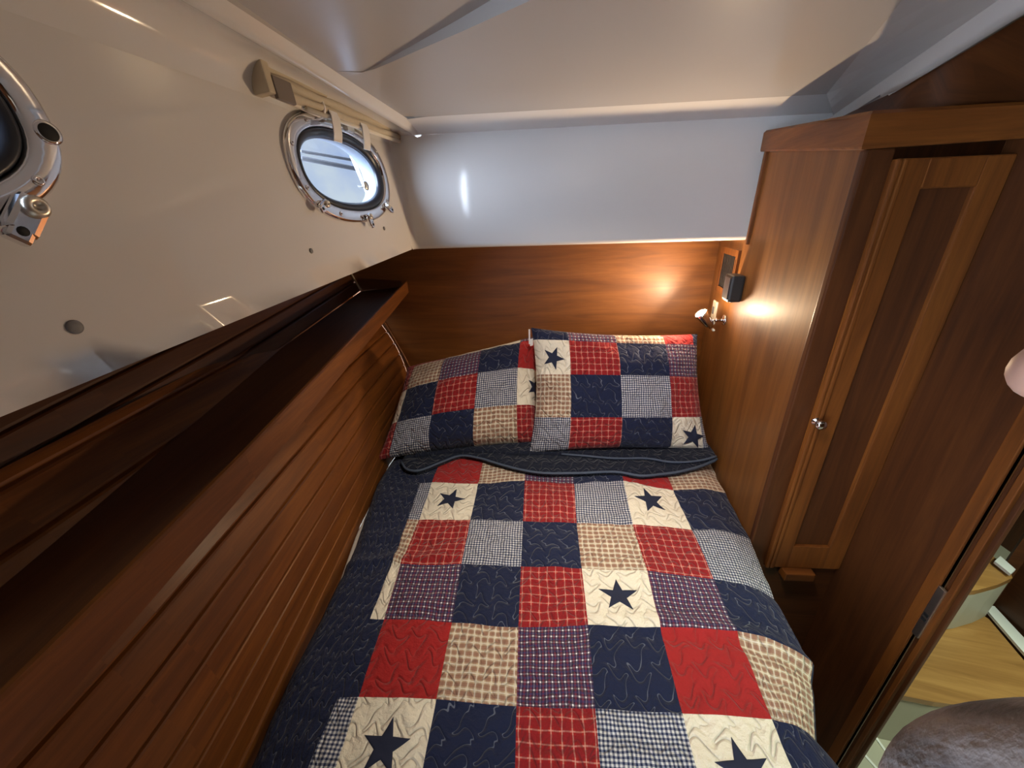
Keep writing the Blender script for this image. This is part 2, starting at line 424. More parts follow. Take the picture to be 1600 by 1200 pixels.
cl.grid([[lip[i].lerp(ins[i],t/4) for i in range(len(K))] for t in range(5)],smooth=True)
# starboard bevel, rolled beam and its underside
B1=ony(1302,180,1.36); B2=ony(1560,0,.79); Bd=(B2-B1)
B0=Vector((.90,1.425,.246))
def ln(a,b,t): return a+(b-a)*t
Bl=[B1,ln(B1,B2,.5),B2,ln(B1,B2,2.2)]
El=[E1,ln(E1,E2,.5),E2,E3]
cl.add([E1,B0,B1],[[0,1,2]],0,False)
El=[ln(E1,E2,t) for t in (0,.25,.5,.75,1)]+[ln(E2,E3,t) for t in (.5,1)]; Bl=[ln(B1,B2,t) for t in (0,.25,.5,.75,1,1.6,2.2)]
cl.grid([[ln(El[i],Bl[i],t) for i in range(7)] for t in (0,.35,.65,1)],smooth=False)
wv=Vector((.02,-.01,-.006))
G1=ony(1345,176,1.15); G2=ony(1600,22,.77)
prof=[]
for t in (-.35,0,.5,1,2.2):
    a=ln(B1,B2,t); c=ln(G1,G2,t); nn=Vector((0,0,-.028)); prof.append([a,a.lerp(c,.15)+nn*.7,a.lerp(c,.35)+nn,a.lerp(c,.55)+nn*.6,c.lerp(a,.35),c])
cl.grid([[p[i] for p in prof] for i in range(6)])
cl.build('ceiling',CEIL,grain=(1,0,0),kind='structure',label='glossy moulded headliner with shallow recess above the berth')

bk=MB(); bk.add([(-.56,.9,.345),(1.0,.9,.345),(1.0,1.76,.345),(-.56,1.76,.345),(-.56,1.76,-.2),(1.0,1.76,-.2)],[[0,1,2,3],[3,2,5,4]],0,False); bk.add([(-.60,.8,.20),(-.60,.8,.345),(-.47,1.76,.345),(-.47,1.76,.20)],[[0,1,2,3]],0,False); bk.build('ceiling',CEIL,kind='structure',label='unseen light-blocking plates added behind the headliner',recalc=False)  # unseen plates added to stop outside light leaking past the headliner
# wooden back wall, below and behind the overhang
wb=MB(); YB=1.70
wb.box((-.06,YB+.012,-.75),((.86,0,0),(0,.010,0),(0,0,.68)))
wb.build('wall_back',CHB,grain=(1,0,0),kind='structure',label='cherry veneer panel at the head of the berth')

# slatted hull side below the shelf
def X0(y): return interp(y,[0,.31,.5,.86,1.24,1.7],[-.515,-.530,-.550,-.585,-.628,-.660])
def DD(z): return 1.03*max(z+.87,0)**2.76
def slat_surf(name,xf,z0,z1,step,y0,y1,matl,kind='structure',tilt=0.0,lab=None):
    mb=MB(); rows=[]; z=z0
    prof=[]
    while z<z1-1e-6:
        e=min(z+step,z1)
        prof+= [(z,-.009),(z+.0016,-.009),(z+.0034,-.0018),(z+.007,0),(e-.0045,0),(e-.0018,-.0018)]
        z=e
    for zz,off in prof:
        row=[]
        for i in range(29):
            y=lerp(y0,y1,i/28); zt=zz+tilt*(1.7-y); row.append(Vector((xf(y,zz)+off,y,zt)))
        rows.append(row)
    mb.grid(rows,smooth=False)
    return mb.build(name,matl,grain=(0,1,0),kind=kind,label=lab)
slat_surf('wall_left',lambda y,z: X0(y)-DD(z),-1.035,-.30,.055,-.4,1.701,CH,lab='varnished cherry hull planking between shelf and mattress')
# corner trim and dark gap
tr=MB(); tp=[]
for z in [-.30-i*.06 for i in range(13)]:
    x=X0(1.7)-DD(z); x=interp(-z,[.44,.63,.87],[-.742,-.662,-.60]) if z<-.2 else x; tp.append(Vector((x+.006,1.697,z)))
tr.tube(tp,.0042,6); tr.build('trim_1',CH,grain=(0,0,1),kind='structure')
# strips above the shelf
def sx_(y,z): return interp(y,[.2,.35,.56,1.7],[-.705,-.727,-.753,-.822])-.47*(z+.29)
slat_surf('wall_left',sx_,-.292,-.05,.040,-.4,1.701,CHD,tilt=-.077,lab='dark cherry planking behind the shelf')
cg=MB(); cg.grid([[Vector((sx_(y,-.05),y,-.05+sheer(y))) for y in (-.4,.3,1,1.72)],[Vector((sx_(y,-.05),y,.0)) for y in (-.4,.3,1,1.72)],[Vector((lx(y,.0)-.04,y,.0)) for y in (-.4,.3,1,1.72)],[Vector((lx(y,-.09)-.003,y,lzb(y)+.004)) for y in (-.4,.3,1,1.72)]]); cg.build('wall_left',CHD,grain=(0,1,0),kind='structure',label='hidden closure added behind the hull side against stray light')  # hidden surface added to seal the light gap above the planking
bt=MB(); bt.tube([ony(547,425,1.69),ony(566,457,1.69)],.004,6); bt.build('trim_2',IVORY,kind='structure',label='pale batten ending the planking at the back wall')

# shelf: top board and fascia
def fx(y): return interp(y,[.16,.28,.51,1.055,1.7],[-.469,-.475,-.490,-.542,-.604])
def fz(y): return -.251+sheer(y)
yl=[1.697-i*.1 for i in range(22)]
sh=empty('shelf',(-.65,.65,-.31),'long narrow cherry shelf with raised front board along the hull side','shelf')
sb=MB(); sb.grid([[Vector((sx_(y,-.29)-.0,y,fz(y)-.040)) for y in yl],[Vector((fx(y)-.006,y,fz(y)-.022)) for y in yl],[Vector((fx(y)-.006,y,fz(y)-.040)) for y in yl],[Vector((sx_(y,-.29)-.02,y,fz(y)-.056)) for y in yl]],smooth=False)
sb.build('shelf_board',CHD,sh,grain=(0,1,0))
fa=MB()
fh=lambda y: .052+.004*(1.7-y)
fp=[(0,-.004),(.006,0),(.0115,-.0005),(.013,-.003)]
rows=[[Vector((fx(y)-.012,y,fz(y)-fh(y))) for y in yl],[Vector((fx(y)-.012,y,fz(y)-.003)) for y in yl],[Vector((fx(y)-.009,y,fz(y))) for y in yl],[Vector((fx(y)-.003,y,fz(y))) for y in yl],[Vector((fx(y),y,fz(y)-.003)) for y in yl],[Vector((fx(y)+.001,y,fz(y)-fh(y)+.003)) for y in yl],[Vector((fx(y)-.003,y,fz(y)-fh(y))) for y in yl],[Vector((fx(y)-.012,y,fz(y)-fh(y))) for y in yl]]
fa.grid(rows,smooth=False); fa.build('front_board',CH,sh,grain=(0,1,0))

# ------------------------------------------------------------------ portholes
def porthole(idx,c):
    w=empty('window_%d'%idx,c,['oval chrome porthole under the folded blind','oval chrome porthole cut off at the left edge'][idx-1],'porthole',kind='structure')
    fr_=MB(); loops=[oval(c,d,64,h) for d,h in ((.0,.0),(.0,.006),(.0022,.0100),(.006,.0118),(.026,.0118),(.029,.010),(.031,.003),(.031,-.01))]
    def ring(mb,loops,mi=0):
        n=64; V=[p for l in loops for p in l]; Fc=[[i*n+k,i*n+(k+1)%n,(i+1)*n+(k+1)%n,(i+1)*n+k] for i in range(len(loops)-1) for k in range(n)]
        mb.add(V,Fc,mi,True)
    ring(fr_,loops); fr_.build('frame',CHROME,w)
    gk=MB(); ring(gk,[oval(c,d,64,h) for d,h in ((.031,.004),(.033,.008),(.036,.009),(.043,.007),(.049,.001),(.051,-.006),(.046,-.008))]); gk.build('gasket',RUB,w)
    tn=MB(); ring(tn,[oval(c,d,64,h) for d,h in ((.022,-.001),(.046,-.007),(.040,-.050),(.010,-.056))]); tn.build('sleeve',plain('sleeve_grey',(.22,.25,.30),.4),w)
    g=MB(); L=oval(c,.045,64,-.006); L2=oval(c,.075,64,-.004); n=64
    g.add(L+L2+[c-LN*.003],[[k,(k+1)%n,n+(k+1)%n,n+k] for k in range(n)]+[[n+k,n+(k+1)%n,2*n] for k in range(n)]); g.build('pane',GLASS,w)
    # screws round the flange
    fl=oval(c,.0145,64,.0118)
    for k in (6,14,22,29,36,44,58):
        s=MB(); s.lathe(fl[k],LN,[(.0055,-.001),(.0055,.0012),(.0045,.002),(.002,.002),(.0018,.0004)],14); sc=s.build('screw',CHROME,w)
    # dogs
    spots=[]
    for k in ((40,49,56) if idx==1 else (40,)):
        p=fl[k]; rad=(p-c); rad-=LN*rad.dot(LN); spots.append((p+rad.normalized()*.006,rad.normalized(),1.0))
    if idx==2:
        p=onpl(33,334,c+LN*.0118,LN); q2=onpl(8,386,c+LN*.0118,LN); spots.append((p,(q2-p).normalized(),1.45))
    for q,rad,k in spots:
        tg=LN.cross(rad)
        dm=MB(); dm.box(q+LN*.006*k+rad*.004*k,(rad*.016*k,tg*.0095*k,LN*.006*k),0,.004*k); d_=dm.build('latch',CHROME,w)
        dm=MB(); dm.lathe(q+LN*.012*k-rad*.004*k,LN,[(.0078*k,-.003),(.0078*k,.003*k),(.006*k,.0045*k),(.003*k,.0045*k),(.0026*k,.002*k)],18); dm.build('latch_screw',STEEL,d_)
        dm=MB(); dm.box(q+rad*.016*k+LN*.008*k,(rad*.010*k,tg*.0075*k,LN*.004*k),0,.003*k); dm.build('latch_lever',CHROME,d_)
        dm=MB(); dm.lathe(q+rad*.0175*k+LN*.0118*k,LN,[(.0035*k,0),(.0035*k,.0008),(.001,.0008)],12); dm.build('lever_hole',DKH,d_)
    if idx==2:
        p=onpl(75,207,c+LN*.0118,LN); dm=MB(); dm.lathe(p,LN,[(.0125,-.001),(.0125,.0008),(.0095,.0012)],24); dm.build('screw_cup',CHROME,w)
        dm=MB(); dm.lathe(p+LN*.0013,LN,[(.0092,0),(.0088,.0004),(.001,.0004)],24); dm.build('screw_hole',DKH,w)
    else:
        p=onpl(569,291,c,LN); dm=MB(); dm.lathe(p,LN,[(.003,-.006),(.003,.004),(.011,.005),(.012,.007),(.010,.009),(.001,.009)],20); dm.build('latch_reflection',STEEL,w)  # solid dark disc standing in for a latch's reflection on the glass
    # hinge on top
    hb=MB()
    for s_ in (-.05,.05): hb.box(c+LU*(PB-.012)+LT*s_+LN*.014,(LT*.016,LU*.014,LN*.006),0,.003)
    hb.tube([c+LU*(PB-.010)-LT*.075+LN*.019,c+LU*(PB-.010)+LT*.075+LN*.019],.005,12); hb.build('hinge',STEEL,w)
    return w
porthole(1,PC[0]); porthole(2,PC[1])
# things outside, seen through the glass
pr_=lambda x,y,k: onpl(x,y,PC[0],LN)*k
o=MB(); o.tube([pr_(532,200,1.5),pr_(582,318,1.5)],.010,10); o.build('handrail',WHT,label='pale slanting rail outside, seen through the porthole glass',cat='rail')
o=MB(); 
for y0,y1,r in ((236,262,.008),(247,276,.012)): o.tube([pr_(470,y0,2.2),pr_(620,y1,2.2)],r,8)
o.build('dock_edge',GREY,label='grey horizontal edges of the dock outside the porthole',cat='dock')
# hull cap screws
for px,py,r in ((116,511,.0085),(486,392,.0055),(600,357,.0055)):
    p=onpl(px,py,Vector((lx(1,0),1,0)),LN); s=MB(); s.lathe(p,LN,[(r,-.001),(r,.0012),(r*.8,.002),(r*.3,.0022)],20)
    s.build('screw_cap',GREY,label={116:'large grey round cap on the white hull side, low at the left',486:'small grey screw cap on the white hull side left of the porthole latches',600:'small grey screw cap just below the porthole, nearest the corner'}[px],cat='cap',group='grey caps on the hull side')

# ------------------------------------------------------------------ folded blind
def lp(px,py,h=0.0): 
    p0=Vector((lx(1,0),1,0))+LN*h; return onpl(px,py,p0,LN)
sd=empty('blind',lp(520,170),'folded beige fabric blind on a rail above the porthole','blind')
h=.035
A=lp(404,92,.002); Bq=lp(618,190,.002); C_=lp(622,216,h); D_=lp(416,150,h)
hr=MB(); d=(Bq-A).normalized()
dn=-LU
L_=(Bq-A).length
def bl(u,v,hh): return A.lerp(Bq,u)+dn*v+LN*hh
# fabric stack: several rounded folds
fb=MB(); prof=[(0,.004),(0,.020),(.006,.026),(.016,.027),(.018,.022),(.020,.028),(.030,.031),(.033,.024),(.036,.032),(.048,.034),(.052,.026),(.056,.033),(.066,.030),(.070,.018),(.066,.004)]
us=[lerp(-.06,1,i/24) for i in range(25)]
fb.grid([[bl(u,v*(.92+.1*math.sin(PI*u))+.0015*math.sin(u*23+v*90),hh+.003*math.sin(u*PI)+.0012*noise.noise(Vector((u*9,v*60,1)))) for u in us] for v,hh in prof])
for u in (-.06,1): fb.add([bl(u,v*.92,hh) for v,hh in prof],[list(range(len(prof)))],0,False)
fb.build('folded_fabric',SHADE,sd,grain=(0,1,0))
rl=MB(); rl.tube([bl(.12,.072,.026),bl(1.01,.070,.026)],.0055,10); rl.tube([bl(-.02,.060,.012),bl(.25,.072,.018)],.006,10); rl.build('bottom_rail',SHADE2,sd)
for u,tx in ((-.06,0),(.985,1)):
    e=MB(); e.box(bl(u,.034,.018),(LT*.010,LU*.036,LN*.018),0,.004); e.build('end_bracket',SHADE,sd)
e=MB(); e.box(bl(-.005,.058,.0345),(LT*.026,LU*.019,LN*.004),0,.002); e.build('corner_pad',plain('taupe_pad',(.20,.165,.14),.7),sd,label='taupe square pad')
for u in (.16,.86):
    e=MB(); e.lathe(bl(u,.018,.0275),LN,[(.0085,0),(.0085,.003),(.006,.004),(.0035,.004),(.003,.001)],16); e.build('snap',GREY,sd)
    e=MB(); e.box(bl(u-.035,.014,.0275),(LT*.0028,LU*.009,LN*.001),0,.0005); e.build('stitch_mark',DKH,sd)
for u in (.27,.50):
    e=MB(); P_=[(.060,.034),(.072,.038),(.105,.034),(.122,.028)]
    e.grid([[bl(u,v,hh)+LT*w for w in (-.017,.017)] for v,hh in P_]+[[bl(u,v,hh-.002)+LT*w for w in (-.017,.017)] for v,hh in reversed(P_)]); e.build('strap',STRAP,sd)
for u in (.22,.95):
    e=MB(); c0=bl(u,.056,.012); e.tube([c0+(LN*math.cos(a)+LU*math.sin(a))*.020 for a in [i*2*PI/16 for i in range(16)]],.0042,8,closed=True); e.build('loop',STRAP,sd)

# ------------------------------------------------------------------ locker on the right
SA=Vector((.704,1.70,0)); SC=Vector((.612,.905,0))
SD=(SA-SC).normalized(); SN=Vector((-SD.y,SD.x,0)); 
if SN.x>0: SN=-SN                                # towards the berth
def sp(px,py,h=0.0): return onpl(px,py,SA+SN*h,SN)
DA=Vector((.612,.905,0)); DB=Vector((.872,.895,0)); DDr=(DB-DA).normalized(); DN=Vector((0,-1,0))
def dp(px,py,h=0.0): return ony(px,py,.90-h)
lk=empty('locker',(.74,1.25,-1.6),'tall cherry locker with narrow door on the right of the berth','locker')
m=MB(); SAb=SA+SD*.01
zb=-1.6
Pf=[SC+Vector((0,0,zb)),SC+Vector((0,0,sp(1352,237)[2])),sp(1200,239),sp(1170,384),Vector((SA.x-.026,1.45,-.10)),SAb+Vector((0,0,-.10)),SAb+Vector((0,0,zb))]
# side panel, flat board 18 mm thick
s1=sp(1352,237); s2=sp(1201,238); s3=sp(1171,378); 
y3=s3.y
def onS(y,z): t=(y-SC.y)/(SA.y-SC.y); return SC.lerp(SA,t)+Vector((0,0,z))
Pf=[onS(.905,zb),onS(.905,.10),onS(s2.y,s2.z),onS(y3,s3.z),onS(y3,-.101),onS(1.70,-.101),onS(1.70,zb)]
m.prism(Pf,-SN*.018); m.build('side_panel',CHP,lk,grain=(0,0,1))
# edge trim where the panel meets the white moulding
m=MB(); a=onS(s2.y+.004,.152); b=onS(y3+.004,-.112)
m.box((a+b)/2+SN*.003,((b-a)/2,SN*.007,SD*.006),0,.003); m.build('edge_trim',CH,lk,grain=(0,0,1))
# cornice following the slope
m=MB()
c0,c1=onS(1.41,.154),onS(.905,.094); t0,t1=onS(1.41,.209),onS(.905,.156)
c2=ony(1600,217,.895); t2=ony(1600,160,.895); k=(c2-c1); c3=c1+k*1.15; t3=t1+(t2-t1)*1.15
def sec(c,t,n): return [c,c+n*.012,c+n*.014+Vector((0,0,.004)),t+n*.014-Vector((0,0,.006)),t+n*.008,t]
nA=SN; nC=(SN+DN).normalized()*1.25
m.grid([list(x) for x in zip(sec(c0,t0,nA),sec(c1,t1,nC),sec(c3,t3,DN))],smooth=False)
m.add([t0,t1,t3,t3+Vector((0,.12,0)),t0+Vector((.3,0,0))],[[0,1,2,3,4]],0,False)
m.add(sec(c0,t0,nA),[[0,1,2,3,4,5]],0,False)
m.build('cornice',CH,lk,grain=(1,-.6,0))
# corner post and face frame round the door
zt=lambda x: interp(x,[.612,.872],[.094,.099])
dL,dR=.664,.868; dT,dBt=.075,-.985
m=MB()
m.box(Vector((.638,.906,(.094-1.6)/2)),((.027,0,0),(0,.009,0),(0,0,(.094+1.6)/2)),0,.004)
m.build('corner_stile',CHD,lk,grain=(0,0,1))
m=MB(); m.box(Vector((.768,.906,-1.295)),((.106,0,0),(0,.009,0),(0,0,.305)),0,.002); m.build('bottom_panel',CHD,lk,grain=(1,0,0))
dr=MB()
def dbox(x0,x1,z0,z1,y,th,bev=.003): dr.box(((x0+x1)/2,y,(z0+z1)/2),(((x1-x0)/2,0,0),(0,th/2,0),(0,0,(z1-z0)/2)),0,bev)
dbox(dL,.722,dBt,dT,.893,.018); dbox(.818,dR,dBt,dT,.893,.018)
dbox(.720,.820,.022,dT,.893,.018); dbox(.720,.820,dBt,-.90,.893,.018)
door=dr.build('door',CH,lk,grain=(0,0,1))
dr=MB(); dbox(.718,.822,-.91,.03,.899,.010,.001); dr.build('door_panel',CHD,door,grain=(0,0,1))
dr=MB(); dbox(dL-.004,dL+.006,dBt,dT,.884,.010,.0035); dbox(dL+.008,dL+.018,dBt,dT,.8835,.008,.003); dr.build('moulding',CH,door,grain=(0,0,1))
p=dp(1275,658,.018); kn=MB(); kn.lathe(p,(0,-1,0),[(.011,0),(.011,.003),(.006,.005),(.006,.012),(.012,.016),(.013,.021),(.010,.026),(.004,.028)],24); kn.build('knob',CHROME,door,label='round chrome knob')
p0=dp(1216,880); p1=dp(1261,884); m=MB(); m.box(Vector(((p0.x+p1.x)/2+.002,.878,-1.0)),(((p1.x-p0.x)/2,0,0),(0,.016,0),(0,0,.014)),0,.003); m.build('door_stop',CH,lk,grain=(1,0,0))
# soffit above the locker
m=MB(); Q1=ony(1340,184,.95); Q2=ony(1600,166,.90)
m.grid([[ln(G1,G2,t)+Vector((.006-.05*max(0,.3-t),0,.0005+.012*max(0,.6-t))) for t in (-.25,0,.25,.5,.75,1,1.6,2.2)],[ln(Q1,Q2,t) for t in (-.25,0,.25,.5,.75,1,1.5,2.0)]],smooth=True)
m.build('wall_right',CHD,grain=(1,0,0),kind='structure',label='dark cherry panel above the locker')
# right wall to the doorway
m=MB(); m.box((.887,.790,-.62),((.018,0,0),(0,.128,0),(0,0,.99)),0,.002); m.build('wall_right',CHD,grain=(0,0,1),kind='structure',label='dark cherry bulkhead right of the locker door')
df=empty('door_1',(.88,.64,-1.6),'dark cherry doorway jamb with brushed strike plate','doorway',kind='structure')
for i,(y0,y1,x) in enumerate(((.662,.690,.866),(.648,.659,.876),(.634,.646,.868),(.622,.632,.872))):
    m=MB(); m.box(((x+.880)/2,(y0+y1)/2,-.62),(((.880-x)/2,0,0),(0,(y1-y0)/2,0),(0,0,.99)),0,.002); m.build('jamb',CHD if i%2 else CH,df,grain=(0,0,1))
m=MB(); a=onx(1478,932,.866); b=onx(1434,990,.866); m.box(Vector((.867,.6535,(a.z+b.z)/2)),((.003,0,0),(0,.0085,0),(0,0,abs(a.z-b.z)/2+.01)),0,.002)
pl_=m.build('strike_plate',STEEL,df,label='brushed steel strike plate')
for dz in (-.022,-.008): 
    m=MB(); m.box(Vector((.8636,.6535,(a.z+b.z)/2+dz)),((.0006,0,0),(0,.005,0),(0,0,.004)),0,.0003); m.build('slot',DKH,pl_)

# fittings on the locker side
gv=empty('air_vent',sp(1142,415),'square wooden frame with black grille, high beside the back wall','vent')
ga,gb,gc,gd=sp(1132,388),sp(1161,412),sp(1152,470),sp(1122,438)
def onrect(y0,y1,z0,z1,h): return [onS(y0,z0)+SN*h,onS(y1,z0)+SN*h,onS(y1,z1)+SN*h,onS(y0,z1)+SN*h]
gy0,gy1,gz0,gz1=1.44,1.625,-.30,-.135
m=MB(); w=.022
for (a0,a1,b0,b1) in ((gy0,gy1,gz0,gz0+w),(gy0,gy1,gz1-w,gz1),(gy0,gy0+w,gz0+w,gz1-w),(gy1-w,gy1,gz0+w,gz1-w)): m.prism(onrect(a0,a1,b0,b1,0),SN*.009)
m.build('frame',CH,gv,grain=(0,0,1))
m=MB()
for k in range(9):
    yq=gy0+w+.006+k*(gy1-gy0-2*w-.012)/8; m.prism(onrect(yq-.004,yq+.004,gz0+w,gz1-w,.001),SN*.005)
m.prism(onrect(gy0+w,gy1-w,gz0+w,gz1-w,.0002),SN*.001); m.build('grille',BLK,gv)
m=MB(); m.prism(onrect(gy0+.009,gy0+.013,gz0+.04,gz1-.03,.0092),SN*.0006); m.build('slot',DKH,gv)
bx=empty('black_box',sp(1150,445),'small black plastic box on the locker side above the reading lamp','box')
ctr=onS(1.385,-.250)+SN*.022
m=MB(); m.box(ctr,(SD*.034,Vector((0,0,.044)),SN*.022),0,.008); m.build('housing',BLK,bx)
m=MB(); m.box(ctr+SN*.0225,(SD*.027,Vector((0,0,.036)),SN*.0012),0,.0008); m.build('front_cover',RUB,bx)
m=MB(); m.box(ctr+Vector((0,0,-.046))-SD*.0+SN*.0,(SD*.012,Vector((0,0,.003)),SN*.006),0,.001); m.build('connector',IVORY,bx)
sw=empty('light_switch',sp(1118,478),'narrow ivory switch plate on the locker side behind the lamp head','switch')
c=onS(1.60,-.385)+SN*.004
m=MB(); m.box(c,(SD*.024,Vector((0,0,.046)),SN*.004),0,.003); m.build('plate',IVORY,sw)
m=MB(); m.box(c+SN*.005+Vector((0,0,.008)),(SD*.008,Vector((0,0,.014)),SN*.002),0,.001); m.build('rocker',GREY,sw)
# reading lamp
mt=sp(1132,500); lamp=empty('reading_lamp',mt,'lit chrome swivel reading lamp fixed to the locker side','lamp')
m=MB(); m.lathe(mt,SN,[(.020,0),(.020,.003),(.016,.006),(.006,.008),(.005,.010)],24); m.build('wall_plate',CHROME,lamp)
hc=mt+SN*.062+Vector((0,.0,-.004))
m=MB(); m.tube([mt+SN*.008,mt+SN*.03,hc],[.0045,.0042,.0042],12); m.lathe(mt+SN*.022,SN,[(.004,0),(.008,.003),(.008,.010),(.004,.013)],16); m.build('arm',CHROME,lamp)
ax=Vector((-.6,-.05,.7)).normalized()
hp=hc+ax*.002
m=MB(); m.lathe(hp,ax,[(.006,-.040),(.008,-.036),(.008,-.028),(.015,-.024),(.018,-.018),(.020,.008),(.023,.030),(.0245,.040),(.0225,.040),(.020,.028),(.001,.012)],28); m.build('lamp_shade',CHROME,lamp)
m=MB(); m.lathe(hp+ax*.033,ax,[(.0208,0),(.0215,.004),(.012,.0055),(.003,.006)],28); m.build('bulb',BULB,lamp)
m=MB(); m.lathe(hp-ax*.038,-ax,[(.004,0),(.004,.008),(.006,.011),(.005,.018),(.002,.020)],14); m.build('switch_knob',IVORY,lamp)
LP=hp+ax*.046
area('reading_lamp_light',LP,LP+ax+Vector((-.15,-.08,-.15)),.036,5.5,(1,.72,.44))
pl=bpy.data.lights.new('reading_lamp_glow','POINT'); pl.energy=2.8; pl.shadow_soft_size=.016; pl.color=(1,.75,.50)
po=bpy.data.objects.new('reading_lamp_glow',pl); COL.objects.link(po); po.location=LP+ax*.012+Vector((0,0,ZO))

# ------------------------------------------------------------------ beyond the doorway
ol=MB(); R_=2.3
def wall(pts,name,mt_,lab,grain=(1,0,0)):
    q=MB(); q.add(pts,[list(range(len(pts)))],0,False); q.build(name,mt_,kind='structure',label=lab,grain=grain,recalc=False)
wall([(-.5,-1.0,-1.6),(R_,-1.0,-1.6),(R_,2.0,-1.6),(-.5,2.0,-1.6)],'floor',BEI,'pale cabin sole')
wall([(-.7,-1.0,-1.6),(-.7,-1.0,.45),(R_,-1.0,.45),(R_,-1.0,-1.6)],'wall_front',CH,'cherry bulkhead at the near end',(0,0,1))
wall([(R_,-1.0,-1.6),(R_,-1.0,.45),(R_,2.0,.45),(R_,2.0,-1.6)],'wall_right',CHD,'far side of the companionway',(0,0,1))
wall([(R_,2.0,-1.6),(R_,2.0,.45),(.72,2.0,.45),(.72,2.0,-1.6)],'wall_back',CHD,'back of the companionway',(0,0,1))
wall([(-.75,-1.05,.45),(R_,-1.05,.45),(R_,2.05,.45),(-.44,2.05,.45),(-.44,1.4,.45)],'ceiling',CEIL,'deck head over the companionway')
# sole stripes
for i,(a,b) in enumerate((((1339,1166),(1366,1196)),((1360,1140),(1378,1165)),((1322,1185),(1340,1215)),((1388,1138),(1398,1158)))):
    p=onz(*a,-1.598); q=onz(*b,-1.598); dd=(q-p).normalized(); s=MB(); s.box((p+q)/2+Vector((0,0,-.001)),(dd*((q-p).length/2+.25),Vector((-dd.y,dd.x,0))*.004,Vector((0,0,.0015))),0,.0005)
    s.build('floor_stripe',WHT,kind='structure')
# steps
def step(poly,z,zr,label,strip=None):
    e=empty('step',onz(*poly[0],zr),label,'step')
    P_=[onz(x,y,z) for x,y in poly]; q=MB(); q.prism([p-Vector((0,0,.02)) for p in P_],Vector((0,0,.02))); q.build('tread',STEPW,e,grain=(1,-.2,0))
    q=MB(); cen=sum(P_,Vector())/len(P_); Q_=[cen+(p-cen)*.965+Vector((0,0,-.021)) for p in P_]; q.prism([Vector((p.x,p.y,zr)) for p in Q_],Vector((0,0,z-.021-zr))); q.build('riser',BEI,e,grain=(1,0,0))
    return e,P_
e,P_=step([(1380,1078),(1405,1086),(1460,1097),(1520,1104),(1580,1105),(1640,1100),(1600,1032),(1545,967),(1512,947),(1440,940)],-1.36,-1.6,'lower cherry companionway step with curved front edge')
q=MB(); q.prism([onz(x,y,-1.594) for x,y in ((1340,1118),(1420,1152),(1470,1160),(1480,1150),(1420,1142),(1350,1100))],Vector((0,0,.012))); q.build('base_trim',WHT,e)
q=MB(); q.prism([onz(x,y,-1.352) for x,y in ((1545,962),(1535,948),(1552,950),(1640,1045),(1640,1072))],Vector((0,0,.010))); q.build('white_edging',WHT,e)
e,P_=step([(1500,925),(1527,922),(1560,913),(1582,903),(1578,890),(1550,868),(1500,870)],-1.16,-1.352,'upper cherry companionway step seen past the door jamb')
q=MB(); q.prism([onz(x,y,-1.15) for x,y in ((1552,880),(1561,872),(1585,893),(1577,900))],Vector((0,0,.010))); q.build('white_edging',WHT,e)
q=MB(); pa=onz(1545,950,-1.36); pb=onz(1640,1050,-1.36); dv=(pb-pa); 
pc=onz(1586,902,-1.16)
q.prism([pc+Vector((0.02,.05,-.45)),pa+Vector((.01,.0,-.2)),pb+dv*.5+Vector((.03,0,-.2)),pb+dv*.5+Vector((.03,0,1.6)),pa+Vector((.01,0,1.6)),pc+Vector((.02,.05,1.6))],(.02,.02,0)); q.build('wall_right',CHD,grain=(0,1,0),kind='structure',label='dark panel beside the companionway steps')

# ================================================================== BERTH
bs=MB(); outl=[(-.60,1.68),(-.632,1.25),(-.622,1.10),(-.582,.86),(-.535,.60),(-.505,.4),(-.49,.2),(-.48,-.35),(.46,-.35),(.465,.3),(.50,.48),(.535,.65),(.572,.9),(.610,1.10),(.650,1.25),(.685,1.68)]
bs.prism([(x*.985,y,-1.6) for x,y in outl],(0,0,.57)); bs.build('berth_base',CHD,grain=(1,0,0),label='dark wooden berth base under the mattress',cat='berth')
mb=bmesh.new(); vs=[mb.verts.new((x,y,-1.028)) for x,y in outl]; f=mb.faces.new(vs); ex=bmesh.ops.extrude_face_region(mb,geom=[f])
for v in ex['geom']:
    if isinstance(v,bmesh.types.BMVert): v.co.z=-.900
bmesh.ops.bevel(mb,geom=[e for e in mb.edges if abs(e.verts[0].co.z-e.verts[1].co.z)<1e-4],offset=.02,segments=4,affect='EDGES')
mb.verts.index_update(); q=MB(); q.add([v.co.copy() for v in mb.verts],[[v.index for v in f.verts] for f in mb.faces]); mb.free()
q.build('mattress',SHEET,label='mattress with cream cover, showing at the edges of the quilt',cat='mattress')

# ---- quilt
ZQ=-.868
rowsPx={
 'AB':[(656,754),(675,754),(747,756),(820,751),(897,756),(974,751),(1052,767),(1136,761)],
 'BC':[(637,811),(655,812),(735,813),(817,815),(901,816),(989,819),(1081,827),(1176,831)],
 'CD':[(614,877),(626,882),(721,882),(814,884),(909,889),(1011,893),(1115,904),(1214,922)],
 'DE':[(578,966),(600,967),(706,972),(810,980),(919,976),(1032,980),(1151,989),(1274,1025)],
 'EF':[(528,1088),(560,1088),(682,1094),(807,1104),(930,1108),(1066,1116),(1206,1124),(1281,1144)]}
Lpx={'AB':(588,750),'BC':(566,812),'CD':(540,880),'DE':(497,962),'EF':(438,1075)}
KN=[]
for k in ('AB','BC','CD','DE','EF'):
    KN.append([onz(*Lpx[k],ZQ)]+[onz(*p,ZQ) for p in rowsPx[k]])
topr=[p+Vector((0.003*(i-4),.17,0)) for i,p in enumerate(KN[0])]; topr[0]=onz(611,716,ZQ)+Vector((.0,.03,0))
tt=[p+Vector((0,.12,0)) for p in topr]
